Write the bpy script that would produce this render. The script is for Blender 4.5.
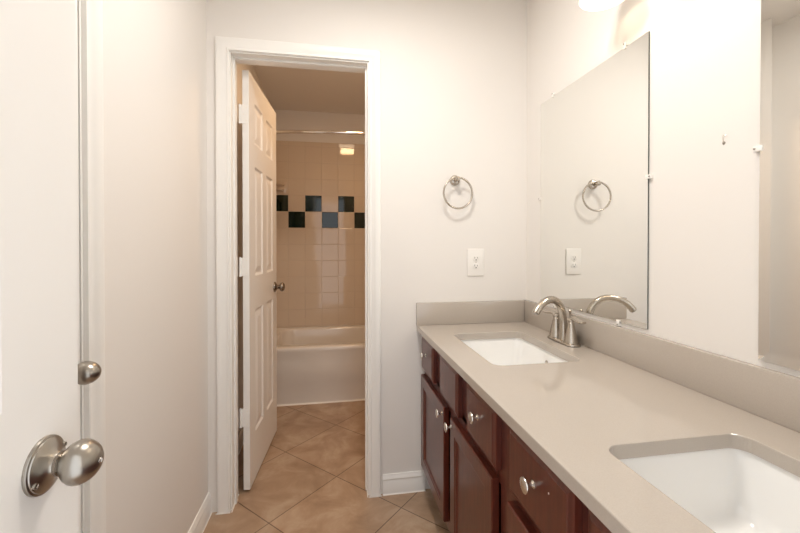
import bpy, bmesh, math, random
from mathutils import Vector, Matrix
from mathutils.geometry import tessellate_polygon

for o in list(bpy.data.objects):
    bpy.data.objects.remove(o)
SC = bpy.context.scene
COL = SC.collection
PI = math.pi

# ------------------------------------------------------------------ camera
cam_d = bpy.data.cameras.new('camera')
cam = bpy.data.objects.new('camera', cam_d)
COL.objects.link(cam)
cam.location = (0.0, 0.0, 1.2)
cam.rotation_euler = (math.radians(89.5), 0, math.radians(-9.7))
cam_d.sensor_width = 36.0
cam_d.lens = 36.0 * 385.0 / 800.0
cam_d.shift_y = -18.1 / 800.0
cam_d.clip_start = 0.01
SC.camera = cam

# ------------------------------------------------------------------ world, lights, exposure
w = bpy.data.worlds.new('world')
SC.world = w
w.use_nodes = True
bg = w.node_tree.nodes['Background']
bg.inputs[0].default_value = (0.93, 0.96, 1.0, 1)
bg.inputs[1].default_value = 0.9
SC.view_settings.view_transform = 'Standard'
SC.view_settings.look = 'None'
SC.view_settings.gamma = 1.0
SC.view_settings.use_curve_mapping = False
SC.view_settings.exposure = 0.98
SC.cycles.max_bounces = 14
SC.cycles.diffuse_bounces = 8
SC.cycles.glossy_bounces = 6

def area(name, loc, rot, sx, sy, power, color):
    d = bpy.data.lights.new(name, 'AREA')
    d.shape = 'RECTANGLE'; d.size = sx; d.size_y = sy
    d.energy = power; d.color = color
    o = bpy.data.objects.new(name, d)
    COL.objects.link(o)
    o.location = loc; o.rotation_euler = rot
    return o

def point(name, loc, power, color, r):
    d = bpy.data.lights.new(name, 'POINT')
    d.energy = power; d.color = color; d.shadow_soft_size = r
    o = bpy.data.objects.new(name, d)
    COL.objects.link(o); o.location = loc
    return o

DAY = (0.95, 0.98, 1.0)
WARM = (1.0, 0.86, 0.70)
# daylight of the bedroom coming in through the entry doorway behind the camera
area('doorway_daylight', (0.06, -0.24, 1.03), (PI / 2, 0, PI), 0.66, 1.95, 25.0, DAY)
# fill light added out of view under the vanity-room ceiling for flatter light
area('added_ceiling_fill', (0.20, 1.0, 2.41), (0, 0, 0), 0.26, 0.26, 6.5, (1.0, 0.975, 0.94))
# lamp in the ceiling of the tub room
area('tub_lamp_light', (0.157, 2.42, 2.40), (0, 0, 0), 0.17, 0.33, 2.6, (1.0, 0.58, 0.28))
for _y in (1.12, 0.908, 0.696):
    point('vanity_bulb_light', (0.86, _y, 2.035), 0.13, WARM, 0.025)

# ------------------------------------------------------------------ materials
def mat(name, col, rough=0.5, metal=0.0, **k):
    m = bpy.data.materials.new(name)
    m.use_nodes = True
    b = m.node_tree.nodes['Principled BSDF']
    b.inputs['Base Color'].default_value = (*col, 1)
    b.inputs['Roughness'].default_value = rough
    b.inputs['Metallic'].default_value = metal
    for kk, v in k.items():
        b.inputs[kk.replace('_', ' ')].default_value = v
    return m

def nodes(m):
    return m.node_tree.nodes, m.node_tree.links, m.node_tree.nodes['Principled BSDF']

def bump_noise(m, scale, strength, dist=0.001, detail=2.0):
    n, l, b = nodes(m)
    tc = n.new('ShaderNodeTexCoord'); t = n.new('ShaderNodeTexNoise'); bp = n.new('ShaderNodeBump')
    t.inputs['Scale'].default_value = scale; t.inputs['Detail'].default_value = detail
    bp.inputs['Strength'].default_value = strength; bp.inputs['Distance'].default_value = dist
    l.new(tc.outputs['Object'], t.inputs['Vector']); l.new(t.outputs['Fac'], bp.inputs['Height'])
    l.new(bp.outputs['Normal'], b.inputs['Normal'])
    return m

def col_noise(m, c1, c2, scale, detail=4.0, stretch=(1, 1, 1), lo=0.35, hi=0.65, rough=None):
    n, l, b = nodes(m)
    tc = n.new('ShaderNodeTexCoord'); mp = n.new('ShaderNodeMapping'); t = n.new('ShaderNodeTexNoise'); r = n.new('ShaderNodeValToRGB')
    mp.inputs['Scale'].default_value = stretch
    t.inputs['Scale'].default_value = scale; t.inputs['Detail'].default_value = detail
    r.color_ramp.elements[0].position = lo; r.color_ramp.elements[0].color = (*c1, 1)
    r.color_ramp.elements[1].position = hi; r.color_ramp.elements[1].color = (*c2, 1)
    l.new(tc.outputs['Object'], mp.inputs['Vector']); l.new(mp.outputs['Vector'], t.inputs['Vector'])
    l.new(t.outputs['Fac'], r.inputs['Fac']); l.new(r.outputs['Color'], b.inputs['Base Color'])
    return m

M_wall = bump_noise(mat('wall_paint', (0.80, 0.774, 0.745), 0.65), 160, 0.12)
M_ceil = bump_noise(mat('ceiling_paint', (0.80, 0.765, 0.72), 0.8), 160, 0.15)
M_trim = mat('trim_paint', (0.87, 0.86, 0.835), 0.30)
M_door = bump_noise(mat('door_paint', (0.86, 0.845, 0.82), 0.36), 90, 0.05)
# wood-grain emboss of the moulded doors
n, l, b = nodes(M_door)
M_nickel = mat('brushed_nickel', (0.52, 0.47, 0.41), 0.27, 1.0)
M_satin = mat('satin_nickel', (0.39, 0.36, 0.32), 0.28, 1.0)
M_bright = mat('polished_nickel', (0.74, 0.70, 0.64), 0.27, 1.0)
M_bronze = mat('dark_knob_metal', (0.30, 0.26, 0.22), 0.25, 1.0)
M_chrome = mat('chrome', (0.85, 0.83, 0.80), 0.10, 1.0)
M_mirror = mat('mirror_silver', (0.90, 0.90, 0.875), 0.0, 1.0)
M_mirror_edge = mat('mirror_edge', (0.10, 0.11, 0.10), 0.3)
M_clip = mat('clear_plastic', (0.92, 0.90, 0.87), 0.15, 0.0)
M_screw = mat('screw_steel', (0.35, 0.33, 0.30), 0.35, 1.0)
M_dark = mat('dark_slot', (0.02, 0.02, 0.02), 0.6)
M_plate = mat('white_plastic', (0.86, 0.84, 0.81), 0.28)
M_ceramic = mat('white_ceramic', (0.88, 0.88, 0.87), 0.07)
M_tub = mat('tub_enamel', (0.78, 0.74, 0.69), 0.12)
M_caulk = mat('caulk', (0.86, 0.83, 0.78), 0.5)
M_wood = mat('cherry_wood', (0.07, 0.016, 0.009), 0.32, 0.0, Coat_Weight=0.3, Coat_Roughness=0.18)
col_noise(M_wood, (0.076, 0.0135, 0.007), (0.114, 0.022, 0.011), 14, 5, (6, 6, 0.7))
M_woodin = mat('cherry_wood_dark', (0.030, 0.009, 0.006), 0.4)
M_quartz = mat('taupe_quartz', (0.46, 0.395, 0.335), 0.12, IOR=1.6)
col_noise(M_quartz, (0.465, 0.415, 0.365), (0.485, 0.435, 0.383), 420, 3)
M_tile = mat('cream_tile', (0.69, 0.585, 0.475), 0.05)
M_tile_dark = mat('dark_green_tile', (0.004, 0.014, 0.009), 0.05)
M_grout = mat('tile_grout', (0.60, 0.51, 0.42), 0.8)
M_glass = mat('frosted_glass', (0.95, 0.92, 0.86), 0.4)
n, l, b = nodes(M_glass)
b.inputs['Emission Color'].default_value = (1.0, 0.86, 0.66, 1)
b.inputs['Emission Strength'].default_value = 0.38
M_lens = mat('lamp_lens', (0.95, 0.93, 0.88), 0.4)
n, l, b = nodes(M_lens)
b.inputs['Emission Color'].default_value = (1.0, 0.80, 0.56, 1)
b.inputs['Emission Strength'].default_value = 4.0

def floor_material():
    m = mat('floor_tile', (0.4, 0.25, 0.15), 0.34)
    n, l, b = nodes(m)
    tc = n.new('ShaderNodeTexCoord'); mp = n.new('ShaderNodeMapping')
    br = n.new('ShaderNodeTexBrick')
    T = 0.41
    th = math.radians(45)
    # rotate into the diagonal grid, with a grout crossing at (px, py)
    px, py = 0.0105, 2.012
    u0 = px * math.cos(th) - py * math.sin(th); v0 = px * math.sin(th) + py * math.cos(th)
    mp.vector_type = 'POINT'
    mp.inputs['Rotation'].default_value = (0, 0, th)
    mp.inputs['Location'].default_value = (-u0 + 20 * T, -v0 + 20 * T, 0)
    br.offset = 0.0; br.squash = 1.0
    br.inputs['Scale'].default_value = 1.0
    br.inputs['Brick Width'].default_value = T; br.inputs['Row Height'].default_value = T
    br.inputs['Mortar Size'].default_value = 0.0028; br.inputs['Mortar Smooth'].default_value = 0.3
    br.inputs['Color1'].default_value = (0.90, 0.90, 0.90, 1); br.inputs['Color2'].default_value = (1.06, 1.04, 1.02, 1)
    br.inputs['Mortar'].default_value = (0.36, 0.33, 0.31, 1)
    l.new(tc.outputs['Object'], mp.inputs['Vector']); l.new(mp.outputs['Vector'], br.inputs['Vector'])
    n1 = n.new('ShaderNodeTexNoise'); n1.inputs['Scale'].default_value = 5.5; n1.inputs['Detail'].default_value = 7; n1.inputs['Roughness'].default_value = 0.62
    n1.inputs['Distortion'].default_value = 0.6
    l.new(tc.outputs['Object'], n1.inputs['Vector'])
    r1 = n.new('ShaderNodeValToRGB')
    e = r1.color_ramp.elements
    e[0].position = 0.30; e[0].color = (0.30, 0.195, 0.125, 1)
    e[1].position = 0.72; e[1].color = (0.55, 0.42, 0.31, 1)
    k = e.new(0.5); k.color = (0.415, 0.283, 0.187, 1)
    l.new(n1.outputs['Fac'], r1.inputs['Fac'])
    mx = n.new('ShaderNodeMix'); mx.data_type = 'RGBA'; mx.blend_type = 'MULTIPLY'; mx.inputs[0].default_value = 1.0
    l.new(r1.outputs['Color'], mx.inputs[6]); l.new(br.outputs['Color'], mx.inputs[7])
    l.new(mx.outputs[2], b.inputs['Base Color'])
    bp = n.new('ShaderNodeBump'); bp.inputs['Strength'].default_value = 0.25; bp.inputs['Distance'].default_value = 0.002; bp.invert = True
    l.new(br.outputs['Fac'], bp.inputs['Height'])
    bp2 = n.new('ShaderNodeBump'); bp2.inputs['Strength'].default_value = 0.12; bp2.inputs['Distance'].default_value = 0.003
    l.new(n1.outputs['Fac'], bp2.inputs['Height']); l.new(bp.outputs['Normal'], bp2.inputs['Normal'])
    l.new(bp2.outputs['Normal'], b.inputs['Normal'])
    return m
M_floor = floor_material()

# ------------------------------------------------------------------ mesh helpers
def BM():
    return bmesh.new()

def obj(name, bm, m, parent=None, smooth=True, angle=35):
    me = bpy.data.meshes.new(name)
    bmesh.ops.recalc_face_normals(bm, faces=bm.faces)
    bm.to_mesh(me); bm.free()
    for mm in (m if isinstance(m, (list, tuple)) else [m]):
        me.materials.append(mm)
    if smooth:
        me.shade_smooth()
        me.set_sharp_from_angle(angle=math.radians(angle))
    o = bpy.data.objects.new(name, me)
    COL.objects.link(o)
    if parent:
        o.parent = parent
    return o

def box(bm, x0, x1, y0, y1, z0, z1, bev=0.0, seg=2, mi=0):
    g = bmesh.ops.create_cube(bm, size=1.0)
    vs = g['verts']
    for v in vs:
        v.co = Vector(((x0 + x1) / 2 + v.co.x * (x1 - x0), (y0 + y1) / 2 + v.co.y * (y1 - y0), (z0 + z1) / 2 + v.co.z * (z1 - z0)))
    fs = set(f for v in vs for f in v.link_faces)
    for f in fs:
        f.material_index = mi
    if bev > 0:
        es = set(e for v in vs for e in v.link_edges)
        bmesh.ops.bevel(bm, geom=list(es), offset=bev, segments=seg, profile=0.5, affect='EDGES')
    return bm

def loft(bm, loops, cap0=True, cap1=True, closed=True, mi=0):
    rows = [[bm.verts.new(p) for p in lp] for lp in loops]
    n_ = len(rows[0])
    for a, c in zip(rows, rows[1:]):
        for i in range(n_ if closed else n_ - 1):
            j = (i + 1) % n_
            f = bm.faces.new((a[i], a[j], c[j], c[i])); f.material_index = mi
    if cap0:
        bm.faces.new(rows[0][::-1]).material_index = mi
    if cap1:
        bm.faces.new(rows[-1]).material_index = mi
    return rows

def frame_of(axis):
    a = Vector(axis).normalized()
    t = Vector((0, 0, 1)) if abs(a.z) < 0.9 else Vector((1, 0, 0))
    u = t.cross(a).normalized(); v = a.cross(u)
    return a, u, v

def lathe(bm, prof, origin=(0, 0, 0), axis=(0, 0, 1), seg=32, mi=0):
    """prof: list of (radius, height along axis)"""
    a, u, v = frame_of(axis); o = Vector(origin)
    loops = []
    for r, h in prof:
        r = max(r, 0.0002)
        loops.append([o + a * h + (u * math.cos(2 * PI * i / seg) + v * math.sin(2 * PI * i / seg)) * r for i in range(seg)])
    loft(bm, loops, mi=mi)
    return bm

def tube(bm, pts, radii, seg=16, sx=1.0, mi=0):
    """tube along pts, sx squashes the cross-section across"""
    pts = [Vector(p) for p in pts]
    if not isinstance(radii, (list, tuple)):
        radii = [radii] * len(pts)
    loops = []
    t0 = (pts[1] - pts[0]).normalized()
    a, u, v = frame_of(t0)
    for i, p in enumerate(pts):
        t = (pts[min(i + 1, len(pts) - 1)] - pts[max(i - 1, 0)]).normalized()
        u = (u - t * u.dot(t)).normalized(); v = t.cross(u)
        loops.append([p + u * math.cos(2 * PI * k / seg) * radii[i] * sx + v * math.sin(2 * PI * k / seg) * radii[i] for k in range(seg)])
    loft(bm, loops)
    return bm

def smooth_path(P, n_=8):
    P = [Vector(p) for p in P]
    out = []
    for i in range(len(P) - 1):
        p0 = P[max(i - 1, 0)]; p1 = P[i]; p2 = P[i + 1]; p3 = P[min(i + 2, len(P) - 1)]
        for k in range(n_):
            t = k / n_
            out.append(0.5 * ((2 * p1) + (p2 - p0) * t + (2 * p0 - 5 * p1 + 4 * p2 - p3) * t * t + (3 * p1 - p0 - 3 * p2 + p3) * t ** 3))
    out.append(P[-1])
    return out

def torus(bm, c, axis, R, r, seg=64, rs=12):
    a, u, v = frame_of(axis); c = Vector(c)
    rows = []
    for i in range(seg):
        d = u * math.cos(2 * PI * i / seg) + v * math.sin(2 * PI * i / seg)
        rows.append([bm.verts.new(c + d * (R + r * math.cos(2 * PI * k / rs)) + a * r * math.sin(2 * PI * k / rs)) for k in range(rs)])
    for i in range(seg):
        A = rows[i]; B = rows[(i + 1) % seg]
        for k in range(rs):
            bm.faces.new((A[k], A[(k + 1) % rs], B[(k + 1) % rs], B[k]))
    return bm

def rrect(x0, x1, y0, y1, z, r, k=6):
    pts = []
    for cx, cy, a0 in ((x1 - r, y1 - r, 0), (x0 + r, y1 - r, PI / 2), (x0 + r, y0 + r, PI), (x1 - r, y0 + r, 3 * PI / 2)):
        for i in range(k + 1):
            a = a0 + PI / 2 * i / k
            pts.append(Vector((cx + r * math.cos(a), cy + r * math.sin(a), z)))
    return pts

def panel_leaf(bm, W, H, T, xs, zs, panels, rings, both=True):
    """Leaf in local x (0..W), z (0..H); faces at y=0 (front, looks to -y) and y=T.
    xs, zs: grid cuts; panels: set of (i,j) cells that get the ring profile [(inset, depth into leaf)]."""
    xs = [0] + list(xs) + [W]; zs = [0] + list(zs) + [H]
    def side(sgn, y):
        cache = {}
        def V(x, yy, z):
            kx = (round(x, 5), round(yy, 5), round(z, 5))
            if kx not in cache:
                cache[kx] = bm.verts.new((x, yy, z))
            return cache[kx]
        for i in range(len(xs) - 1):
            for j in range(len(zs) - 1):
                a, b_, c, d = xs[i], xs[i + 1], zs[j], zs[j + 1]
                rs = [(0, 0)] + (list(rings) if (i, j) in panels else [])
                loops = [[V(a + s, y + sgn * q, c + s), V(b_ - s, y + sgn * q, c + s), V(b_ - s, y + sgn * q, d - s), V(a + s, y + sgn * q, d - s)] for s, q in rs]
                for A, B in zip(loops, loops[1:]):
                    for k in range(4):
                        bm.faces.new((A[k], A[(k + 1) % 4], B[(k + 1) % 4], B[k]))
                bm.faces.new(loops[-1])
    side(1, 0.0)
    if both:
        side(-1, T)
    else:
        bm.faces.new([bm.verts.new(p) for p in ((0, T, 0), (0, T, H), (W, T, H), (W, T, 0))])
    for p in (((0, 0, 0), (0, T, 0), (0, T, H), (0, 0, H)), ((W, 0, 0), (W, 0, H), (W, T, H), (W, T, 0)),
              ((0, 0, 0), (W, 0, 0), (W, T, 0), (0, T, 0)), ((0, 0, H), (0, T, H), (W, T, H), (W, 0, H))):
        bm.faces.new([bm.verts.new(q) for q in p])
    bmesh.ops.remove_doubles(bm, verts=bm.verts, dist=1e-5)
    return bm

def frame_sweep(bm, lo, hi, zt, section, plane, base, out):
    """door casing: section (u away from the opening, v out of the wall); plane 'y': runs in x, stands at y=base, out=+-1"""
    def P(s, z, v):
        return (s, base + out * v, z) if plane == 'y' else (base + out * v, s, z)
    loops = []
    for u, v in section:
        loops.append([P(lo - u, 0, v), P(lo - u, zt + u, v), P(hi + u, zt + u, v), P(hi + u, 0, v)])
    rows = [[bm.verts.new(p) for p in lp] for lp in loops]
    m_ = len(rows)
    for i in range(m_):
        A = rows[i]; B = rows[(i + 1) % m_]
        for k in range(3):
            bm.faces.new((A[k], A[k + 1], B[k + 1], B[k]))
    bm.faces.new([r[0] for r in rows]); bm.faces.new([r[3] for r in rows][::-1])
    return bm

def run_profile(bm, p0, p1, out, prof):
    """baseboard: profile (d out from the wall, z) run from p0 to p1 on the floor"""
    p0 = Vector(p0); p1 = Vector(p1); out = Vector(out)
    loft(bm, [[p + out * d + Vector((0, 0, z)) for d, z in prof] for p in (p0, p1)])
    return bm

def tag(o, label=None, cat=None, group=None, kind=None):
    if label: o['label'] = label
    if cat: o['category'] = cat
    if group: o['group'] = group
    if kind: o['kind'] = kind
    return o

def thing(name, label, cat, loc=(0, 0, 0), rz=0.0, group=None, kind=None):
    o = bpy.data.objects.new(name, None)
    o.empty_display_size = 0.05
    COL.objects.link(o)
    o.location = loc; o.rotation_euler = (0, 0, rz)
    return tag(o, label, cat, group, kind)

def dup(root, loc, label, group=None):
    r = root.copy(); COL.objects.link(r); r.location = loc
    r['label'] = label
    if group: r['group'] = group
    for ch in list(root.children):
        c = ch.copy(); COL.objects.link(c); c.parent = r
        for g in list(ch.children):
            d = g.copy(); COL.objects.link(d); d.parent = c
    return r

# ------------------------------------------------------------------ dimensions
XL, XR = -0.557, 0.972        # left and mirror walls
YB, YBT = 1.835, 1.945        # partition with the tub-room doorway
YF = 3.70                     # tile face behind the tub
YE = -0.19                    # entry wall
ZC = 2.45
JL, JR, JZ = -0.456, 0.158, 2.063     # doorway between jamb faces

def struct(name, bm, m, label=None, cat=None, parent=None, smooth=True):
    o = obj(name, bm, m, parent, smooth=smooth)
    if parent is None:
        tag(o, label, cat, kind='structure')
    return o

# ------------------------------------------------------------------ shell
bm = BM(); box(bm, XL - 0.1, XR + 0.1, YE - 0.115, YF + 0.12, -0.05, 0.0)
struct('floor', bm, M_floor, 'brown stone-look tiles laid diagonally across both rooms', 'floor')
bm = BM(); box(bm, XL - 0.1, XR + 0.1, YE - 0.115, YF + 0.12, ZC, ZC + 0.05)
struct('ceiling', bm, M_ceil, 'plain painted ceiling over the vanity room and tub room', 'ceiling')

CD0, CD1, CDZ = 0.240, 0.967, 2.063   # closet doorway in the left wall
bm = BM()
box(bm, XL - 0.1, XL, CD1 + 0.018, YF + 0.12, 0, ZC)
box(bm, XL - 0.1, XL, YE - 0.115, CD0 - 0.018, 0, ZC)
box(bm, XL - 0.1, XL, CD0 - 0.018, CD1 + 0.018, CDZ + 0.018, ZC)
wall_left = struct('wall_left', bm, M_wall, 'off-white painted wall on the left, holding the closed door', 'wall')
bm = BM(); box(bm, XR, XR + 0.1, YE - 0.115, YF + 0.12, 0, ZC)
wall_right = struct('wall_right', bm, M_wall, 'off-white painted wall carrying the two mirrors', 'wall')
bm = BM()
box(bm, XL, JL - 0.018, YB, YBT, 0, ZC)
box(bm, JR + 0.018, XR, YB, YBT, 0, ZC)
box(bm, JL - 0.018, JR + 0.018, YB, YBT, JZ + 0.018, ZC)
struct('wall_back', bm, M_wall, 'off-white painted wall with the tub-room doorway and the towel ring', 'wall')
bm = BM(); box(bm, XL, XR, YF + 0.008, YF + 0.12, 0, ZC)
wall_far = struct('wall_far', bm, M_wall, 'wall behind the bathtub, tiled below and painted above', 'wall')
ED0, ED1 = -0.312, 0.41
bm = BM()
box(bm, XL, ED0 - 0.018, YE - 0.115, YE, 0, ZC)
box(bm, ED1 + 0.018, XR, YE - 0.115, YE, 0, ZC)
box(bm, ED0 - 0.018, ED1 + 0.018, YE - 0.115, YE, 2.081, ZC)
struct('wall_front', bm, M_wall, 'off-white painted wall behind the viewer with the entry doorway', 'wall')

# tiles round the tub: one mesh per wall, separate glazed squares on grout
TS = 0.1525
def tiles(origin, run, out, u_edges, z_edges, dark):
    bm = BM()
    o = Vector(origin); run = Vector(run); out = Vector(out)
    rnd = random.Random(5)
    def put(u0, u1, z0, z1, mi):
        g = 0.0013; t = 0.006; c = 0.0016
        lo = []
        ta, tb_ = rnd.uniform(-0.006, 0.006), rnd.uniform(-0.006, 0.006)
        um, zm = (u0 + u1) / 2, (z0 + z1) / 2
        for ins, d in ((0, 0.0), (0, t - c), (c * 0.45, t - c * 0.3), (c * 1.4, t)):
            lo.append([o + run * uu + out * (d + (ta * (uu - um) + tb_ * (zz - zm) if d > 0 else 0)) + Vector((0, 0, zz)) for uu, zz in ((u0 + g + ins, z0 + g + ins), (u1 - g - ins, z0 + g + ins), (u1 - g - ins, z1 - g - ins), (u0 + g + ins, z1 - g - ins))])
        loft(bm, lo, cap0=False, mi=mi)
    for a, c in zip(u_edges, u_edges[1:]):
        for e, f in zip(z_edges, z_edges[1:]):
            key = (round(a / TS), round(e / TS)) 
            put(a, c, e, f, 1 if dark(a, e) else 0)
    # grout bed
    u0, u1, z0, z1 = u_edges[0], u_edges[-1], z_edges[0], z_edges[-1]
    q = [o + run * uu + out * 0.0045 + Vector((0, 0, zz)) for uu, zz in ((u0, z0), (u1, z0), (u1, z1), (u0, z1))]
    q0 = [o + run * uu + Vector((0, 0, zz)) for uu, zz in ((u0, z0), (u1, z0), (u1, z1), (u0, z1))]
    loft(bm, [q0, q], mi=2)
    return bm
zed = [0.430] + [1.360 - TS * k for k in range(6, 0, -1)] + [1.360 + TS * k for k in range(0, 6)] + [2.165]
zed = [z for z in zed if z >= 0.43]
x_g = -0.420
xe = [XL] + [x_g + TS * k for k in range(0, 9)] + [XR]
def dark_far(a, e):
    k = round((a - x_g) / TS)
    if a == XL: k = -1
    r = round((e - 1.360) / TS)
    if r == 1: return k in (-1, 1, 3, 5, 7)
    if r == 0: return k in (0, 2, 4, 6, 8)
    return False
tl = obj('tile_surround', tiles((0, YF + 0.008, 0), (1, 0, 0), (0, -1, 0), xe, zed, dark_far), [M_tile, M_tile_dark, M_grout], wall_far, smooth=False)
tl['label'] = 'cream square tiles with a dark green checker band'
ye = [2.94] + [YF - TS * k for k in range(4, -1, -1)]
ye = sorted(set(round(v, 4) for v in ye))
def dark_side(a, e):
    k = round((YF - a) / TS); r = round((e - 1.360) / TS)
    return (r == 1 and k % 2 == 0) or (r == 0 and k % 2 == 1)
obj('tile_surround', tiles((XL, 0, 0), (0, 1, 0), (1, 0, 0), ye, zed, dark_side), [M_tile, M_tile_dark, M_grout], wall_left, smooth=False)
obj('tile_surround', tiles((XR, 0, 0), (0, 1, 0), (-1, 0, 0), ye, zed, dark_side), [M_tile, M_tile_dark, M_grout], wall_right, smooth=False)

# baseboards
BB = [(0, 0), (0.013, 0), (0.013, 0.058), (0.0105, 0.064), (0.0105, 0.070), (0.012, 0.074), (0.0095, 0.082), (0.006, 0.088), (0.005, 0.094), (0, 0.094)]
CK = [(0, 0), (0.0165, 0), (0.0155, 0.0025), (0.013, 0.0045), (0, 0.0045)]
def baseboard(name, p0, p1, out, label):
    bm = BM(); run_profile(bm, p0, p1, out, BB)
    o = struct(name, bm, M_trim, label, 'baseboard')
    bm = BM(); run_profile(bm, p0, p1, out, CK)
    obj('caulk_bead', bm, M_caulk, o)
    return o
baseboard('baseboard_left', (XL, CD1 + 0.066, 0), (XL, YB, 0), (1, 0, 0), 'white baseboard along the left wall up to the doorway corner')
baseboard('baseboard_back', (0.229, YB, 0), (0.437, YB, 0), (0, -1, 0), 'white baseboard between the doorway and the vanity cabinet')
baseboard('baseboard_tub_left', (XL, YBT, 0), (XL, 2.955, 0), (1, 0, 0), 'white baseboard behind the open tub-room door')
baseboard('baseboard_tub_right', (XR, YBT, 0), (XR, 2.955, 0), (-1, 0, 0), 'white baseboard on the right side of the tub room')
baseboard('baseboard_tub_back', (JR + 0.07, YBT, 0), (XR - 0.014, YBT, 0), (0, 1, 0), 'white baseboard inside the tub room right of its doorway')

# door casing sections: u away from the opening, v out of the wall
CAS = [(0.006, 0), (0.006, 0.011), (0.009, 0.0125), (0.013, 0.0125), (0.016, 0.010), (0.028, 0.0125), (0.036, 0.0165), (0.046, 0.0175), (0.053, 0.0175), (0.058, 0.016), (0.061, 0.012), (0.061, 0)]
def doorframe(name, lo, hi, zt, plane, base, out, depth, label, stop_at):
    bm = BM(); frame_sweep(bm, lo, hi, zt, CAS, plane, base, out)
    t = struct(name, bm, M_trim, label, 'door trim')
    bm = BM()
    sec = [(0, 0), (0.018, 0), (0.018, -depth), (0, -depth)]
    frame_sweep(bm, lo, hi, zt, sec, plane, base, out)
    obj('jamb', bm, M_trim, t, smooth=False)
    bm = BM()
    sec = [(-0.0085, -stop_at), (0.001, -stop_at), (0.001, -stop_at - 0.030), (-0.0085, -stop_at - 0.030)]
    frame_sweep(bm, lo, hi, zt, sec, plane, base, out)
    obj('door_stop', bm, M_trim, t, smooth=False)
    bm = BM(); frame_sweep(bm, lo, hi, zt, CAS, plane, base - out * depth, -out)
    obj('casing', bm, M_trim, t)
    return t
tb = doorframe('trim_1', JL, JR, JZ, 'y', YB, -1, YBT - YB, 'white moulded casing round the open tub-room doorway', 0.040)
bm = BM()
CK2 = [(0, 0), (0.004, 0), (0.0, 0.004)]
for a, c in ((JL - 0.063, JL - 0.006), (JR + 0.006, JR + 0.063)):
    box(bm, a - 0.002, c + 0.002, YB - 0.020, YB - 0.0165, 0, 0.0035)
for x in (JL - 0.0005, JR - 0.0035):
    box(bm, x, x + 0.004, YB - 0.016, YBT, 0, 0.0035)
obj('caulk_bead', bm, M_caulk, tb, smooth=False)
doorframe('trim_2', CD0, CD1, CDZ, 'x', XL, 1, 0.1, 'white moulded casing round the closed door in the left wall', 0.042)
doorframe('trim_3', ED0, ED1, 2.063, 'y', YE, 1, 0.115, 'white casing of the entry doorway behind the viewer', 0.042)

# ------------------------------------------------------------------ doors
P6 = [(0.009, 0.0065), (0.015, 0.0075), (0.021, 0.0070), (0.046, 0.0012)]
def six_panel(W, H, T):
    s = 0.105 * W / 0.61 if W < 0.66 else 0.108
    mid = 0.085 if W < 0.66 else 0.10
    c = (W - 2 * s - mid) / 2
    xs = [s, s + c, s + c + mid, W - s]
    zs = [0.235, 0.86, 1.03, 1.585, 1.70, 1.905]
    bm = BM()
    return panel_leaf(bm, W, H, T, xs, zs, {(1, 1), (3, 1), (1, 3), (3, 3), (1, 5), (3, 5)}, P6)

EGG = [(0.0105, 0.024), (0.0112, 0.030), (0.0135, 0.034), (0.0175, 0.038), (0.0208, 0.043), (0.0230, 0.049), (0.0240, 0.055), (0.0238, 0.061), (0.0225, 0.067), (0.0202, 0.073), (0.0170, 0.0785), (0.0128, 0.083), (0.0075, 0.0862), (0.003, 0.0875), (0.0, 0.0878)]
ROSE = [(0.0330, 0.0), (0.0330, 0.0035), (0.0325, 0.0055), (0.0305, 0.0065), (0.0300, 0.0085), (0.0270, 0.0110), (0.0215, 0.0145), (0.0165, 0.0185), (0.0140, 0.0225), (0.0130, 0.0245), (0.0, 0.0245)]
def door_knob(parent, pos, axis, m, keyhole=True, k=1.0, profile=EGG, kh=0.74):
    """rosette, egg-shaped knob and pin hole as sub-parts of one handle"""
    a, u, v = frame_of(axis)
    hk = k * kh
    bm = BM(); lathe(bm, [(r * k * 0.94, h * hk) for r, h in ROSE], pos, axis, 48)
    h = obj('door_handle', bm, m, parent)
    bm = BM(); lathe(bm, [(r * k, hh * hk) for r, hh in profile], pos, axis, 48)
    kn = obj('knob', bm, m, h)
    tip = max(hh for r, hh in profile) * hk
    bm = BM(); lathe(bm, [(0.0125 * k, 0.0235 * hk), (0.0132 * k, 0.0250 * hk), (0.0132 * k, 0.0290 * hk), (0.0115 * k, 0.0305 * hk), (0.0, 0.0305 * hk)], pos, axis, 36)
    obj('collar', bm, M_bronze, h)
    if keyhole:
        bm = BM(); o_ = Vector(pos) + a * (tip - 0.0012)
        lathe(bm, [(0.0030, 0.0), (0.0030, 0.0014), (0.0019, 0.0018), (0.0016, 0.0008), (0.0, 0.0008)], o_, a, 16)
        obj('release_button', bm, M_chrome, h)
        for s in (1, -1):
            bm = BM(); o_ = Vector(pos) + a * 0.0074 + Vector((0, 0, -0.0105 * s)) + (a.cross(Vector((0, 0, 1)))) * (0.0215 * s)
            lathe(bm, [(0.0030, -0.004), (0.0030, 0.0004), (0.0025, 0.0009), (0.0019, 0.0002), (0.0, 0.0002)], o_, a, 16)
            obj('screw', bm, M_satin, h)
    return h

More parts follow.
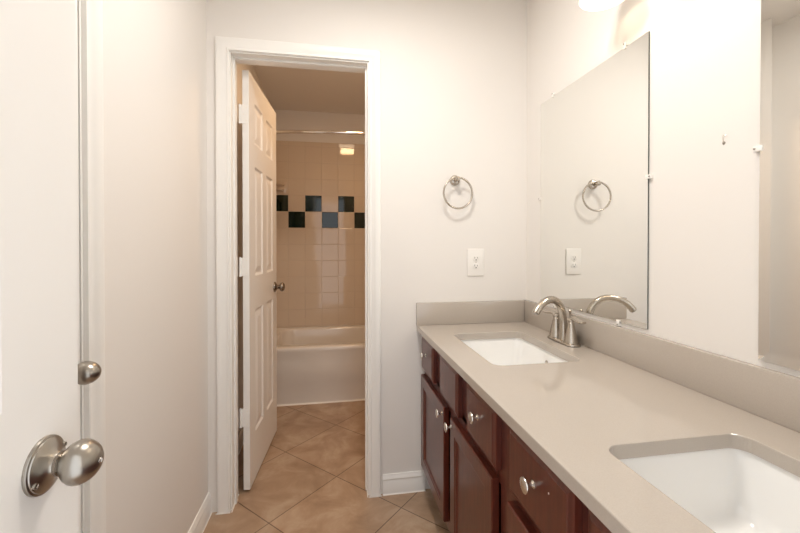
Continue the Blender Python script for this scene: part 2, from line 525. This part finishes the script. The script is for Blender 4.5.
# tub-room door, standing open: local x runs from the hinge edge to the free edge
d1 = thing('door_1', 'white six-panel door standing open into the tub room', 'door', (-0.456 + 0.052, 1.954, 0.013), math.radians(86.3), kind='structure')
leaf = obj('door_leaf', six_panel(0.610, 2.027, 0.030), M_door, d1, smooth=False)
door_knob(d1, (0.548, 0.0, 0.925), (0, -1, 0), M_bronze, keyhole=False, k=1.02, kh=0.82,
          profile=[(0.0105, 0.024), (0.011, 0.032), (0.0155, 0.038), (0.0225, 0.043), (0.0262, 0.050), (0.0272, 0.057), (0.0258, 0.064), (0.0215, 0.070), (0.0140, 0.0745), (0.006, 0.0762), (0, 0.0765)])
bk = door_knob(d1, (0.548, 0.030, 0.925), (0, 1, 0), M_bronze, keyhole=False, k=0.92)
for z in (1.771, 1.037, 0.307):
    bm = BM()
    box(bm, -0.0024, 0.0, 0.0020, 0.0450, z, z + 0.089, 0.0006, 1)
    hg = obj('hinge', bm, M_trim, d1, smooth=False)
    bm = BM()
    for q in range(5):
        lathe(bm, [(0.0055, 0.0), (0.0055, 0.0168)], (-0.004, 0.0410, z + 0.0006 + q * 0.0178), (0, 0, 1), 14)
    lathe(bm, [(0.003, -0.003), (0.005, 0.0), (0.003, 0.0925)], (-0.004, 0.0410, z), (0, 0, 1), 12)
    obj('hinge_knuckle', bm, M_trim, hg)
    bm = BM()
    for zz in (0.014, 0.044, 0.075):
        lathe(bm, [(0.0036, 0.0), (0.0036, 0.0004), (0.0, 0.0004)], (-0.0022, 0.012 if zz != 0.044 else 0.024, z + zz), (-1, 0, 0), 12)
    obj('hinge_screw', bm, M_caulk, hg)
    # leaf on the jamb
    bm = BM(); box(bm, JL, JL + 0.0022, YBT - 0.0335, YBT - 0.002, z + 0.013, z + 0.102, 0.0005, 1)
    obj('hinge_leaf', bm, M_trim, tb, smooth=False)

# entry door, opened flat along the left side beside the viewer
d2 = thing('door_2', 'white entry door swung open close to the viewer with the large egg knob', 'door', (-0.307, -0.186, 0.012), math.radians(90), kind='structure')
obj('door_leaf', six_panel(0.711, 2.027, 0.035), M_door, d2, smooth=False)
door_knob(d2, (0.654, 0.0, 0.953), (0, -1, 0), M_satin, kh=0.66, k=0.95)
door_knob(d2, (0.654, 0.035, 0.953), (0, 1, 0), M_satin, keyhole=False)
bm = BM(); box(bm, 0.7105, 0.7122, 0.006, 0.029, 0.925, 0.981, 0.0004, 1)
obj('latch_plate', bm, M_satin, d2, smooth=False)

# closed door in the left wall
d3 = thing('door_3', 'closed white door in the left wall, mostly hidden by the open entry door', 'door', (XL - 0.002, CD0 + 0.003, 0.012), math.radians(90), kind='structure')
obj('door_leaf', six_panel(CD1 - CD0 - 0.006, 2.045, 0.035), M_door, d3, smooth=False)
door_knob(d3, (0.898 - CD0 - 0.003, 0.0, 0.922), (0, -1, 0), M_satin, keyhole=False, kh=0.86)

# ------------------------------------------------------------------ bathtub and tub-room fittings
bt = thing('bathtub', 'cream enamelled bathtub with a panelled apron below the tiled wall', 'bathtub', (XL, 2.957, 0))
TX, TY = XR - XL, YF + 0.002 - 2.957
bm = BM()
lo = []
def tl_(x0, x1, y0, y1, z, r): lo.append(rrect(x0, x1, y0, y1, z, r, 8))
e = 0.007
for y0, z, r in ((0.016, 0.0, 0.004), (0.016, 0.152, 0.004), (0.010, 0.166, 0.004), (0.006, 0.30, 0.004), (0.005, 0.385, 0.004), (0.0, 0.402, 0.004), (0.0, 0.420, 0.006), (0.004, 0.430, 0.008), (0.014, 0.4335, 0.012)):
    ii = 0.0 if z < 0.425 else y0
    tl_(e, TX - e, y0, TY - e, z, r)
tl_(0.075, TX - 0.075, 0.075, TY - 0.060, 0.4335, 0.13)
tl_(0.085, TX - 0.085, 0.084, TY - 0.068, 0.428, 0.13)
tl_(0.092, TX - 0.092, 0.090, TY - 0.073, 0.410, 0.13)
tl_(0.105, TX - 0.130, 0.105, TY - 0.085, 0.30, 0.13)
tl_(0.125, TX - 0.200, 0.125, TY - 0.105, 0.14, 0.13)
tl_(0.165, TX - 0.260, 0.165, TY - 0.145, 0.095, 0.12)
tl_(0.26, TX - 0.36, 0.26, TY - 0.24, 0.082, 0.08)
loft(bm, lo)
obj('tub_shell', bm, M_tub, bt, angle=50)
bm = BM(); lathe(bm, [(0.028, 0), (0.028, 0.003), (0.022, 0.004), (0.020, 0.001), (0, 0.001)], (0.33, TY / 2, 0.082), (0, 0, 1), 24)
obj('drain', bm, M_chrome, bt)
bm = BM(); lathe(bm, [(0.036, 0), (0.036, 0.004), (0.03, 0.008), (0, 0.008)], (0.104, TY / 2, 0.30), (1, 0, 0.1), 24)
obj('overflow_plate', bm, M_chrome, bt)
bm = BM(); run_profile(bm, (0.0, 0.016, 0), (TX, 0.016, 0), (0, -1, 0), [(0, 0), (0.009, 0), (0.0075, 0.004), (0.004, 0.008), (0, 0.009)])
obj('caulk_bead', bm, M_caulk, bt)

cr = thing('shower_rod', 'chrome curved shower curtain rod spanning above the bathtub', 'curtain rod', (XL, 2.985, 2.037))
bm = BM()
L = XR - XL
tube(bm, [(0.012 + (L - 0.024) * i / 32, -0.085 * math.sin(PI * i / 32), 0) for i in range(33)], 0.0125, 14)
obj('rod', bm, M_chrome, cr)
for x, s in ((0.0065, 1), (L - 0.0065, -1)):
    bm = BM(); lathe(bm, [(0.036, 0), (0.036, 0.004), (0.028, 0.010), (0.018, 0.022), (0.0135, 0.03), (0, 0.03)], (x, 0, 0), (s, 0, 0), 28)
    obj('flange', bm, M_chrome, cr)

sd = thing('soap_dish', 'small cream ceramic soap dish on the tiled wall beside the open door edge', 'soap dish', (-0.487, YF, 1.732))
bm = BM(); box(bm, -0.056, 0.056, -0.005, 0.0, -0.055, 0.055, 0.003, 2)
obj('back_plate', bm, M_tile, sd)
bm = BM()
loft(bm, [rrect(-0.028, 0.028, -0.038, -0.003, -0.034, 0.010), rrect(-0.034, 0.034, -0.052, -0.003, -0.022, 0.012), rrect(-0.035, 0.035, -0.055, -0.003, -0.012, 0.014),
          rrect(-0.033, 0.033, -0.052, -0.005, -0.010, 0.013), rrect(-0.030, 0.030, -0.048, -0.008, -0.014, 0.011), rrect(-0.024, 0.024, -0.040, -0.014, -0.020, 0.008)])
obj('tray', bm, M_tile, sd)
bm = BM(); tube(bm, smooth_path([(-0.028, -0.003, 0.022), (-0.026, -0.022, 0.024), (0.0, -0.027, 0.024), (0.026, -0.022, 0.024), (0.028, -0.003, 0.022)], 6), 0.007, 12)
obj('grab_bar', bm, M_tile, sd)

def ceiling_light(name, loc, hx, hy, label, mb):
    t = thing(name, label, 'ceiling light', loc)
    bm = BM(); box(bm, -hx - 0.012, hx + 0.012, -hy - 0.012, hy + 0.012, -0.016, 0, 0.005, 2)
    obj('base', bm, M_trim, t)
    bm = BM(); loft(bm, [rrect(-hx, hx, -hy, hy, -0.016, 0.015), rrect(-hx, hx, -hy, hy, -0.034, 0.015), rrect(-hx + 0.006, hx - 0.006, -hy + 0.006, hy - 0.006, -0.038, 0.012)])
    obj('lens', bm, mb, t)
    return t
ceiling_light('ceiling_light', (0.157, 2.42, ZC), 0.088, 0.17, 'long flush light on the tub-room ceiling near its doorway', M_lens)
ceiling_light('ceiling_light', (0.20, 1.0, ZC), 0.14, 0.14, 'added square fill light on the vanity-room ceiling, out of view', M_lens)  # unseen fixture added to house the fill light

# ------------------------------------------------------------------ vanity
CT = 0.81                     # counter top
FX = 0.412                    # front of doors and drawers
FF = 0.434                    # face frame
D_RINGS = [(0.004, -0.0)]
def front(parent, name, y0, y1, z0, z1, style):
    """drawer front or cabinet door facing -x, 18 mm thick; local: parent's own"""
    W, H = y1 - y0, z1 - z0
    bm = BM()
    if style == 'door':
        f = 0.056
        loops = [(0.0, 0.0215), (0.0, 0.003), (0.003, 0.0), (f - 0.008, 0.0), (f - 0.004, 0.0025), (f, 0.0030), (f + 0.006, 0.0078), (f + 0.007, 0.0085)]
    else:
        loops = [(0.0, 0.0215), (0.0, 0.0065), (0.002, 0.0052), (0.013, 0.0012), (0.0145, 0.0)]
    L_ = [[Vector((FX + d, y0 + s, z0 + s)), Vector((FX + d, y1 - s, z0 + s)), Vector((FX + d, y1 - s, z1 - s)), Vector((FX + d, y0 + s, z1 - s))] for s, d in loops]
    loft(bm, L_)
    for v in bm.verts:
        v.co -= parent.location
    return obj(name, bm, M_wood, parent, smooth=False)

KNOB = [(r_, h_ * 0.9) for r_, h_ in [(0.0085, 0.0), (0.0085, 0.0015), (0.0062, 0.0035), (0.0042, 0.006), (0.0038, 0.012), (0.0050, 0.0165), (0.0095, 0.0195), (0.0150, 0.0215), (0.0165, 0.0235), (0.0160, 0.0255), (0.0120, 0.0272), (0.006, 0.028), (0, 0.0282)]]
def cab_knob(parent, root, y, z):
    bm = BM(); lathe(bm, KNOB, Vector((FX - 0.0, y, z)) - root.location, (-1, 0, 0), 28)
    return obj('knob', bm, M_bright, parent)

def cabinet(y0, y1, label, drawers, false_front, doors):
    c = thing('vanity_cabinet', label, 'cabinet', (FF, (y0 + y1) / 2, 0), group='dark cherry vanity cabinets')
    # local coordinates relative to c.location
    oy = (y0 + y1) / 2
    bm = BM()
    D = XR - FF - 0.003
    hw = (y1 - y0) / 2
    for s in (-1, 1):
        a, b2 = sorted((s * hw, s * (hw - 0.016)))
        box(bm, 0.02, D, a, b2, 0.10, 0.7795)
    box(bm, 0.02, D, -hw + 0.016, hw - 0.016, 0.10, 0.116)
    box(bm, D - 0.006, D, -hw + 0.016, hw - 0.016, 0.116, 0.7795)
    obj('carcass', bm, M_woodin, c, smooth=False)
    bm = BM(); box(bm, 0.062, 0.078, -hw, hw, 0.0, 0.10)
    obj('toe_kick', bm, M_woodin, c, smooth=False)
    bm = BM()
    for a, b2 in ((-hw, -hw + 0.045), (hw - 0.045, hw), (-0.03, 0.03)):
        box(bm, 0.0, 0.019, a, b2, 0.10, 0.7795)
    for a, b2 in ((0.10, 0.142), (0.566, 0.618), (0.752, 0.7795)):
        box(bm, 0.0003, 0.0187, -hw + 0.01, hw - 0.01, a, b2)
    fy = sum(false_front) / 2 - oy
    for s in (-1, 1):
        m_ = fy + s * 0.16
        box(bm, 0.0003, 0.0187, m_ - 0.06, m_ + 0.06, 0.60, 0.76)
    obj('face_frame', bm, M_wood, c, smooth=False)
    for a, b2 in drawers:
        d = front(c, 'drawer_front', a, b2, 0.608, 0.766, 'drawer')
        cab_knob(d, c, (a + b2) / 2 + 0.004, 0.697)
    front(c, 'false_drawer_front', false_front[0], false_front[1], 0.608, 0.766, 'drawer')
    for a, b2, ky in doors:
        d = front(c, 'door', a, b2, 0.136, 0.577, 'door')
        cab_knob(d, c, ky, 0.549)
    return c
c1 = cabinet(0.908, 1.8345, 'dark cherry vanity cabinet beside the white wall, under the far sink', [(1.592, 1.808), (0.949, 1.171)], (1.261, 1.485), [(1.420, 1.810, 1.437), (0.964, 1.337, 1.321)])
c2 = cabinet(-0.026, 0.9075, 'dark cherry vanity cabinet nearest the viewer, under the near sink', [(0.615, 0.869), (0.010, 0.236)], (0.325, 0.578), [(0.492, 0.873, 0.509), (0.010, 0.408, 0.391)])
dr = [o for o in c2.children if o.name.startswith('drawer_front')][0]
bm = BM(); lathe(bm, [(0.0022, -0.0002), (0.0018, 0.0004), (0, 0.0005)], Vector((FX, 0.688, 0.715)) - c2.location, (-1, 0, 0), 10)
pf = obj('white_fleck', bm, M_plate, dr)  # tiny white disc on the drawer front

# countertop with two cut-outs
CX0, CX1, CY0, CY1 = 0.3965, XR - 0.0005, -0.188, YB - 0.0005
S1, S2 = 1.398, 0.440
def cut(cy, z, grow=0.0):
    return rrect(0.511 - grow, 0.828 + grow, cy - 0.2265 - grow, cy + 0.2265 + grow, z, 0.032 + grow, 8)
ct = thing('countertop', 'taupe quartz countertop with two sink cut-outs above the cherry cabinets', 'countertop', (0, 0, 0))
bm = BM()
zt, zb, ch = CT, CT - 0.0295, 0.0022
def rect(g, z):
    return [Vector((CX0 + g, CY0, z)), Vector((CX1, CY0, z)), Vector((CX1, CY1, z)), Vector((CX0 + g, CY1, z))]
def cap(outer, holes):
    polys = [outer] + holes
    allp = [p for q in polys for p in q]
    vs = [bm.verts.new(p) for p in allp]
    for t in tessellate_polygon(polys):
        try:
            bm.faces.new([vs[i] for i in t])
        except ValueError:
            pass
cap(rect(ch, zt), [cut(S1, zt, ch), cut(S2, zt, ch)])
cap(rect(ch, zb), [cut(S1, zb, 0), cut(S2, zb, 0)])
loft(bm, [rect(ch, zt), rect(ch * 0.3, zt - ch * 0.3), rect(0, zt - ch), rect(0, zb + ch), rect(ch, zb)], False, False)
for s in (S1, S2):
    loft(bm, [cut(s, zt, ch), cut(s, zt - ch * 0.3, ch * 0.3), cut(s, zt - ch, 0), cut(s, zb, 0)], False, False)
bmesh.ops.remove_doubles(bm, verts=bm.verts, dist=1e-5)
obj('slab', bm, M_quartz, ct, angle=8)
bm = BM(); box(bm, XR - 0.0205, XR - 0.0005, CY0, YB - 0.0005, CT + 0.0003, 0.920, 0.0015, 2)
obj('backsplash', bm, M_quartz, ct)
bm = BM(); box(bm, 0.3935, XR - 0.0208, YB - 0.0175, YB - 0.0005, CT + 0.0003, 0.919, 0.0015, 2)
obj('side_splash', bm, M_quartz, ct)

# undermount sinks
def make_sink(cy, label):
    t = thing('sink', label, 'sink', (0.6695, cy, 0.0), group='white undermount sinks')
    hx, hy = 0.1585, 0.2265
    def R(g, z, r): return rrect(-hx + g, hx - g, -hy + g, hy - g, z, max(r, 0.01), 8)
    zr = zb - 0.0008
    lo = [R(0.075, zr - 0.160, 0.05), R(0.03, zr - 0.150, 0.055), R(0.0, zr - 0.110, 0.045), R(-0.008, zr - 0.016, 0.040), R(-0.022, zr - 0.012, 0.050), R(-0.022, zr, 0.050), R(-0.006, zr, 0.038),
          R(-0.0045, zr - 0.003, 0.037), R(0.001, zr - 0.060, 0.036), R(0.008, zr - 0.105, 0.036), R(0.016, zr - 0.124, 0.036), R(0.030, zr - 0.134, 0.036), R(0.060, zr - 0.139, 0.04)]
    nn = len(lo[0])
    last = lo[-1]
    for rad, z in ((0.034, zr - 0.146), (0.024, zr - 0.147)):
        lo.append([Vector((math.cos(math.atan2(p.y, p.x)) * rad, math.sin(math.atan2(p.y, p.x)) * rad, z)) for p in last])
    bm = BM(); loft(bm, lo)
    obj('basin', bm, M_ceramic, t, angle=60)
    bm = BM(); lathe(bm, [(0.022, -0.001), (0.022, 0.0015), (0.018, 0.003), (0.016, 0.0005), (0.013, 0.0005), (0.012, 0.004), (0.0, 0.0055)], (0, 0, zr - 0.1465), (0, 0, 1), 28)
    obj('drain', bm, M_nickel, t)
    bm = BM(); lathe(bm, [(0.0095, 0), (0.0095, 0.0015), (0.007, 0.0022), (0.006, 0.0004), (0, 0.0004)], (hx - 0.001, 0, zr - 0.045), (-1, 0, 0.05), 20)
    obj('overflow_hole', bm, M_nickel, t)
    return t
make_sink(S1, 'white rectangular undermount sink in front of the arched faucet, nearer the white wall')
make_sink(S2, 'white undermount sink in the near end of the counter, at the bottom right corner')

# faucets: 4 inch centreset
def make_faucet(loc, label):
    t = thing('faucet', label, 'faucet', loc, group='brushed nickel faucets')
    bm = BM()
    B = lambda gx, z: rrect(-0.029 + gx, 0.029 - gx, -0.089 + gx, 0.086 - gx, z, 0.0265 - gx, 10)
    loft(bm, [B(0, 0.0), B(0, 0.006), B(0.0015, 0.0085), B(0.006, 0.0100), B(0.012, 0.0108)])
    obj('base_plate', bm, M_nickel, t)
    bm = BM(); loft(bm, [B(-0.0006, 0.0002), B(-0.0006, 0.0016)])
    obj('gasket', bm, M_dark, t)
    path = smooth_path([(0.0, 0, 0.008), (0.0, 0, 0.045), (-0.001, 0, 0.090), (-0.008, 0, 0.130), (-0.024, 0, 0.160), (-0.048, 0, 0.175), (-0.074, 0, 0.173), (-0.096, 0, 0.160), (-0.111, 0, 0.142), (-0.118, 0, 0.130)], 6)
    sw = math.radians(22)
    path = [Vector((p.x * 1.42 * math.cos(sw), p.x * 1.42 * math.sin(sw), p.z)) for p in path]
    N_ = len(path)
    rad = []
    for i in range(N_):
        f_ = i / (N_ - 1)
        rad.append(0.0210 - 0.0062 * min(1, f_ / 0.22) if f_ < 0.22 else 0.0148 - 0.0012 * (f_ - 0.22) / 0.78)
    bm = BM(); tube(bm, path, rad, 24)
    sp = obj('spout', bm, M_nickel, t)
    bm = BM(); d_ = (path[-1] - path[-2]).normalized(); lathe(bm, [(0.0112, -0.002), (0.0112, 0.004), (0.0085, 0.004), (0.0, 0.003)], path[-1], d_, 20)
    obj('aerator', bm, M_bronze, sp)
    for s in (-1, 1):
        bm = BM()
        lathe(bm, [(0.0275, 0.0), (0.0270, 0.005), (0.0250, 0.013), (0.0195, 0.036), (0.0155, 0.056), (0.0128, 0.070), (0.0122, 0.078), (0.0105, 0.080), (0.0105, 0.083), (0.0130, 0.085), (0.0130, 0.091), (0.0105, 0.0950), (0.0, 0.096)], (0.0, s * 0.052, 0.0085), (0, 0, 1), 32)
        h = obj('handle_body', bm, M_nickel, t)
        bm = BM()
        pts = smooth_path([(0.001, s * 0.046, 0.0990), (0.0, s * 0.064, 0.1050), (-0.002, s * 0.084, 0.1045), (-0.003, s * 0.110, 0.1010), (-0.003, s * 0.136, 0.1025)], 6)
        n2 = len(pts)
        lp = []
        for i, p in enumerate(pts):
            f_ = i / (n2 - 1)
            wv = 0.0150 - 0.0040 * math.sin(PI * min(1, f_ * 1.25)) ; wv = wv if f_ < 0.9 else wv * (1 - (f_ - 0.9) * 4)
            hv = 0.0092 - 0.0042 * f_
            lp.append([p + Vector((wv * math.cos(2 * PI * k / 16), 0, hv * math.sin(2 * PI * k / 16))) for k in range(16)])
        loft(bm, lp)
        obj('lever', bm, M_nickel, h)
    bm = BM(); tube(bm, [(0.030, 0, 0.004), (0.030, 0, 0.118)], 0.0026, 10)
    rodp = obj('lift_rod', bm, M_nickel, t)
    bm = BM(); lathe(bm, [(0.003, 0.0), (0.0045, 0.003), (0.0068, 0.010), (0.0070, 0.013), (0.005, 0.016), (0.0, 0.017)], (0.030, 0, 0.112), (0, 0, 1), 16)
    obj('lift_knob', bm, M_nickel, rodp)
    return t
f1 = make_faucet((0.911, 1.418, CT), 'brushed nickel arched two-handle faucet reflected in the left mirror')
f2 = dup(f1, (0.911, 0.452, CT), 'brushed nickel arched faucet behind the near sink')

# ------------------------------------------------------------------ mirrors
def plate(bm, y0, y1, z0, z1, bevel):
    x_b, x_f = XR - 0.0012, XR - 0.0062
    b_ = bevel
    loops = [(0, x_b), (0, x_f + (-0.0013 if b_ else 0.0)), (b_, x_f)] if b_ else [(0, x_b), (0, x_f + 0.0005), (0.0006, x_f)]
    L_ = [[(x, y0 + s, z0 + s), (x, y1 - s, z0 + s), (x, y1 - s, z1 - s), (x, y0 + s, z1 - s)] for s, x in loops]
    loft(bm, L_)
    bm.faces.ensure_lookup_table()
    return bm
def clip(parent, root, y, z, dy, dz, m=M_clip):
    """small J clip: dy,dz points from the wall side towards the glass"""
    bm = BM()
    ly = 0.0065 if dy == 0 else 0.010; lz = 0.0065 if dz == 0 else 0.010
    cy, cz = y - dy * 0.004, z - dz * 0.004
    box(bm, XR - 0.0100, XR - 0.0064, cy - ly, cy + ly, cz - lz, cz + lz, 0.0010, 2)
    oy, oz = y - dy * 0.010, z - dz * 0.010
    box(bm, XR - 0.0066, XR - 0.0001, oy - (0.005 if dy else 0.007), oy + (0.005 if dy else 0.007), oz - (0.005 if dz else 0.007), oz + (0.005 if dz else 0.007), 0.0008, 1)
    for v in bm.verts: v.co -= root.location
    c = obj('mirror_clip', bm, m, parent)
    bm = BM(); lathe(bm, [(0.0026, 0.0), (0.0026, 0.0012), (0.0015, 0.0018), (0, 0.0018)], Vector((XR - 0.0100, oy, oz)) - root.location, (-1, 0, 0), 12)
    obj('screw', bm, M_screw, c)
def mirror(y0, y1, z0, z1, bevel, label, clips):
    t = thing('wall_mirror', label, 'mirror', (XR, (y0 + y1) / 2, z0))
    bm = plate(BM(), y0, y1, z0, z1, bevel)
    for v in bm.verts: v.co -= t.location
    g = obj('glass', bm, [M_mirror, M_mirror_edge], t, smooth=False)
    for p in g.data.polygons:
        if abs(p.normal.x) < 0.5: p.material_index = 1
    for y, z, dy, dz in clips:
        clip(t, t, y, z, dy, dz)
    return t
MZ0, MZ1 = 0.936, 1.866
mirror(1.057, 1.690, MZ0, MZ1, 0.0, 'tall frameless mirror above the faucet, reflecting the towel ring',
       [(1.157, MZ1, 0, -1), (1.588, MZ1, 0, -1), (1.057, 1.413, 1, 0), (1.180, MZ0, 0, 1), (1.57, MZ0, 0, 1), (1.690, 1.42, -1, 0)])
mirror(0.100, 0.7345, MZ0 - 0.001, MZ1, 0.022, 'mirror with an angled polished border beside the bare wall strip, at the right edge',
       [(0.7345, 1.423, -1, 0), (0.100, 1.423, 1, 0), (0.56, MZ1, 0, -1), (0.28, MZ1, 0, -1)])

# ------------------------------------------------------------------ small wall things
tr = thing('towel_ring', 'round brushed nickel towel ring on the white wall above the outlet', 'towel ring', (0.588, YB, 1.519))
bm = BM(); lathe(bm, [(0.0255, 0.0), (0.0255, 0.006), (0.0235, 0.011), (0.018, 0.015), (0.0, 0.0155)], (0, 0, 0), (0, -1, 0), 32)
obj('rosette', bm, M_nickel, tr)
bm = BM(); lathe(bm, [(0.0095, 0.012), (0.0085, 0.024), (0.0095, 0.036), (0.0125, 0.041), (0.0125, 0.053), (0.0095, 0.057), (0.0, 0.058)], (0, 0, 0), (0, -1, 0), 24)
obj('post', bm, M_nickel, tr)
bm = BM(); torus(bm, (0.004, -0.042, -0.067), (0.10, -1, 0.0), 0.0745, 0.0048)
obj('ring', bm, M_nickel, tr)

ol = thing('wall_outlet', 'white duplex outlet on the wall above the counter splash', 'outlet', (0.697, YB, 1.114))
bm = BM(); box(bm, -0.044, 0.044, -0.0062, 0.0, -0.068, 0.068, 0.0035, 3)
pl = obj('cover_plate', bm, M_plate, ol)
for s in (1, -1):
    bm = BM()
    zc = s * 0.0195
    pts = []
    for i in range(28):
        a = 2 * PI * i / 28
        pts.append((0.0172 * math.cos(a), max(-0.0142, min(0.0142, 0.0172 * math.sin(a)))))
    loft(bm, [[Vector((x, y, zc + z)) for x, z in pts] for y in (-0.0045, -0.0078)] + [[Vector((x * 0.95, -0.0082, zc + z * 0.95)) for x, z in pts]])
    rc = obj('receptacle', bm, M_plate, pl)
    bm = BM()
    box(bm, -0.0078, -0.0058, -0.0085, -0.0080, zc - 0.0010, zc + 0.0080)
    box(bm, 0.0058, 0.0078, -0.0085, -0.0080, zc - 0.0002, zc + 0.0072)
    lathe(bm, [(0.0028, 0.0), (0.0028, 0.0004), (0, 0.0004)], (0, -0.0081, zc - 0.0072), (0, -1, 0), 12)
    obj('slot', bm, M_dark, ol, smooth=False)
bm = BM(); lathe(bm, [(0.0030, 0), (0.0028, 0.0008), (0, 0.0012)], (0, -0.0062, 0), (0, -1, 0), 14)
obj('screw', bm, M_bright, ol)

wa = thing('wall_anchor', 'tiny leftover screw hook in the bare wall between the two mirrors', 'screw hook', (XR, 0.824, 1.458))
bm = BM(); lathe(bm, [(0.0042, 0), (0.0040, 0.0008), (0.0022, 0.0016), (0, 0.0018)], (0, 0, 0), (-1, 0, 0), 16)
obj('anchor', bm, M_screw, wa)
bm = BM(); tube(bm, smooth_path([(-0.001, 0, 0.0), (-0.003, 0.0, 0.008), (-0.003, 0.0, 0.017), (-0.003, -0.004, 0.020), (-0.003, -0.008, 0.017)], 5), 0.0009, 8)
obj('hook', bm, M_bright, wa)

vl = thing('vanity_light', 'three-shade frosted glass vanity light on the wall between the mirrors', 'wall light', (XR, 0.908, 2.14))
bm = BM(); box(bm, -0.024, 0.0, -0.29, 0.29, -0.055, 0.055, 0.008, 3)
obj('back_plate', bm, M_nickel, vl)
for dy in (0.212, 0.0, -0.212):
    bm = BM(); tube(bm, smooth_path([(-0.02, dy, 0.0), (-0.07, dy, 0.006), (-0.104, dy, -0.004), (-0.112, dy, -0.024)], 6), 0.008, 14)
    am = obj('arm', bm, M_nickel, vl)
    bm = BM(); lathe(bm, [(0.012, 0.0), (0.022, -0.006), (0.024, -0.030), (0.020, -0.032), (0.0, -0.032)], (-0.112, dy, -0.018), (0, 0, 1), 24)
    obj('socket', bm, M_nickel, am)
    bm = BM()
    prof = [(0.026, -0.034), (0.034, -0.046), (0.044, -0.066), (0.054, -0.090), (0.064, -0.115), (0.0715, -0.132), (0.075, -0.140), (0.0735, -0.1425), (0.0712, -0.140), (0.068, -0.131), (0.061, -0.115), (0.051, -0.090), (0.041, -0.066), (0.031, -0.046), (0.024, -0.037)]
    loops = []
    for r, h in prof + [prof[0]]:
        loops.append([Vector((-0.112 + r * math.cos(2 * PI * i / 40), dy + r * math.sin(2 * PI * i / 40), h)) for i in range(40)])
    loft(bm, loops, False, False)
    bmesh.ops.remove_doubles(bm, verts=bm.verts, dist=1e-6)
    obj('lamp_shade', bm, M_glass, vl, angle=60)
    bm = BM(); lathe(bm, [(0.010, 0.0), (0.012, -0.014), (0.020, -0.028), (0.022, -0.040), (0.018, -0.052), (0.008, -0.059), (0.0, -0.060)], (-0.112, dy, -0.050), (0, 0, 1), 24)
    obj('bulb', bm, M_lens, am)
